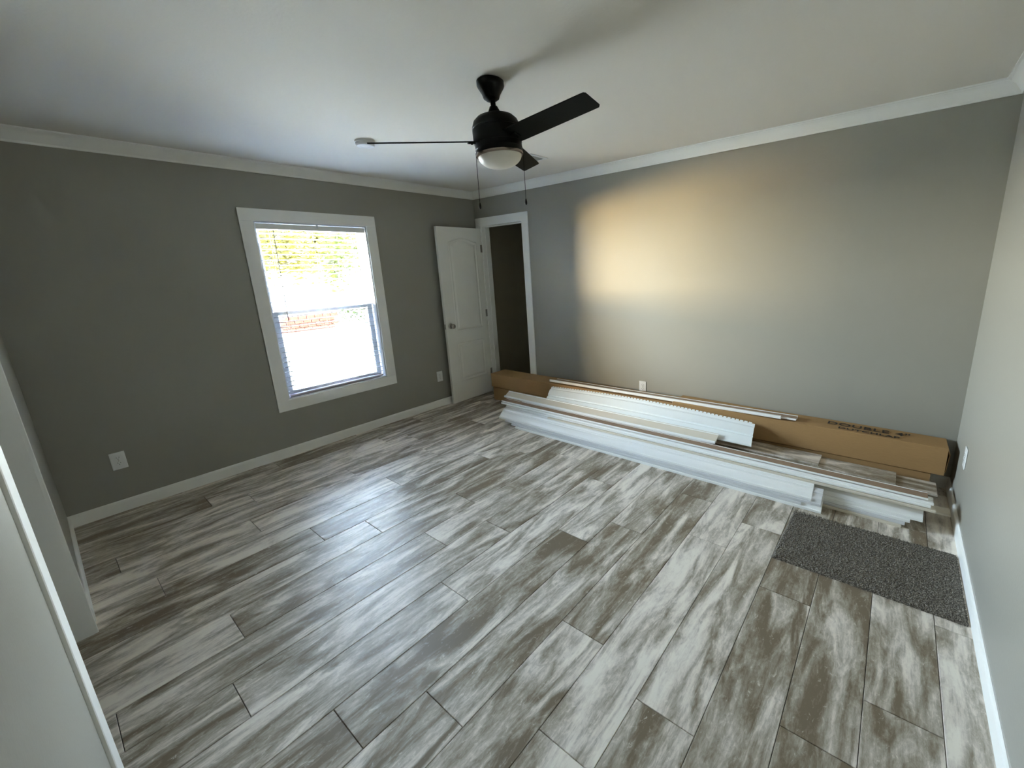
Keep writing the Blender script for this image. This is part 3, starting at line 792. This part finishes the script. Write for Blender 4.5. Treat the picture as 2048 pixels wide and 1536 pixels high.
# ------------------------------------------------------------------ outdoors
def outmat(name, col, sc=3.0, var=0.15, rough=0.9):
    return simple(name, col, rough, bump=0.3, bscale=sc, var=var, spec=0.1)
GRD = outmat('pale_gravel_ground', (0.36, 0.30, 0.23), 2.0, 0.12)
struct('ground', box((-60, -45, -0.7), (-0.6, 45, -0.6)), GRD, 'pale sunlit ground outside the window')
struct('ground_apron', box((-3.2, -6, -0.6), (-T - 0.02, 4, -0.55)), outmat('concrete_apron', (0.48, 0.43, 0.37)), 'concrete strip under the window')
BARK = outmat('bark', (0.03, 0.024, 0.016), 8)
LEAF = outmat('autumn_leaf', (0.040, 0.032, 0.004), 5, 0.4)
LEAF2 = outmat('green_leaf', (0.022, 0.026, 0.004), 5, 0.4)
def tree(x, y, h, w, leafm, label, seed, n=1500, ls=1.0):
    rr = random.Random(seed)
    t = thing('tree', label, 'tree', (x, y, -0.6), group='trees beyond the yard')
    bm = add_tube(bmesh.new(), (0, 0, 0), (0.1, 0, h * 0.55), 0.16, 8, 0.08)
    tips = []
    for i in range(9):
        a = rr.uniform(0, 2 * PI); z0 = h * rr.uniform(0.3, 0.55)
        q = (w * 0.55 * math.cos(a), w * 0.55 * math.sin(a), h * rr.uniform(0.55, 0.95)); tips.append(Vector(q))
        add_tube(bm, (0.05, 0, z0), q, 0.06, 6, 0.02)
    obj('trunk', bm, BARK, t)
    bm = bmesh.new()
    for _ in range(n):
        c = tips[rr.randrange(9)] + Vector([max(-1.9, min(1.9, rr.gauss(0, 1))) * q for q in (w * 0.17, w * 0.17, h * 0.12)])
        s = rr.uniform(0.10, 0.20) * ls; R = Matrix.Rotation(rr.uniform(0, 6.28), 3, 'Z') @ Matrix.Rotation(rr.uniform(0, 3.14), 3, 'X')
        bm.faces.new([bm.verts.new(c + R @ Vector(p)) for p in ((-s, 0, 0), (0, -s * 0.5, 0), (s, 0, 0), (0, s * 0.5, 0))])
    f = obj('foliage', bm, leafm, t); f['kind'] = 'stuff'
tree(-22, 3.9, 5.4, 3.4, LEAF, 'yellow-leaved tree seen through the left part of the blind', 1, 4200)
tree(-37, 12.6, 7.6, 5.4, LEAF, 'yellow-green tree farther back, seen through the middle of the blind', 2, 9000, 1.7)
tree(-15, 6.0, 4.3, 2.2, LEAF2, 'smaller green tree seen through the right part of the blind', 3, 3200, 0.8)
# a low brick planter wall far across the yard
BRK = outmat('brown_brick', (0.05, 0.018, 0.010), 6, 0.25)
pw_ = thing('planter_wall', 'low brown brick planter wall across the yard, seen below the meeting rail', 'planter wall', (-15.0, 4.6, -0.6))
for row in range(4):
    for k in range(7):
        obj('brick', box((-0.10, -2.2 + k * 0.31 + (0.15 if row % 2 else 0), row * 0.16), (0.10, -2.2 + k * 0.31 + 0.29 + (0.15 if row % 2 else 0), row * 0.16 + 0.145), 0.01), BRK, pw_)
bs = thing('bush', 'low dry olive bushes beside the planter wall across the yard', 'bush', (-16.5, 7.9, -0.6))
bm = bmesh.new(); rr = random.Random(9)
for _ in range(1300):
    c = Vector((rr.gauss(0, 0.4), rr.uniform(-2.4, 2.4), abs(rr.gauss(0.35, 0.2)))); s = 0.07
    R = Matrix.Rotation(rr.uniform(0, 6.28), 3, 'Z') @ Matrix.Rotation(rr.uniform(0, 3.14), 3, 'X')
    bm.faces.new([bm.verts.new(c + R @ Vector(p)) for p in ((-s, 0, 0), (0, -s * 0.5, 0), (s, 0, 0), (0, s * 0.5, 0))])
o = obj('foliage', bm, LEAF2, bs); o['kind'] = 'stuff'
# parked white car, just its rear half shows past the left casing
CARP = simple('white_car_paint', (0.7, 0.72, 0.75), 0.25); TYRE = simple('tyre_rubber', (0.02, 0.02, 0.02), 0.8); CGL = simple('dark_car_glass', (0.05, 0.07, 0.09), 0.1)
car = thing('car', 'white car parked across the yard, seen low at the left of the blind', 'car', (-17.5, 2.6, -0.6))
body = [(-2.2, 0.30), (-2.25, 0.75), (-1.9, 0.95), (-1.3, 1.0), (-0.6, 1.42), (0.9, 1.45), (1.7, 1.05), (2.2, 0.98), (2.28, 0.55), (2.2, 0.30)]
obj('body', sweep(body, (-0.85, 0, 0), (0.85, 0, 0), ((0, 1, 0), (0, 0, 1))), CARP, car)
for y0, y1 in ((-0.95, 0.05), (0.12, 1.35)):
    pr = [(y0, 1.02), (y1, 1.02), (min(y1, 1.0) , 1.36), (max(y0, -0.55), 1.36)]
    obj('side_window', sweep(pr, (0.84, 0, 0), (0.862, 0, 0), ((0, 1, 0), (0, 0, 1))), CGL, car)
for y in (-1.4, 1.4):
    for x in (-0.8, 0.8): obj('wheel', add_tube(bmesh.new(), (x - 0.1, y, 0.32), (x + 0.1, y, 0.32), 0.32, 20), TYRE, car)
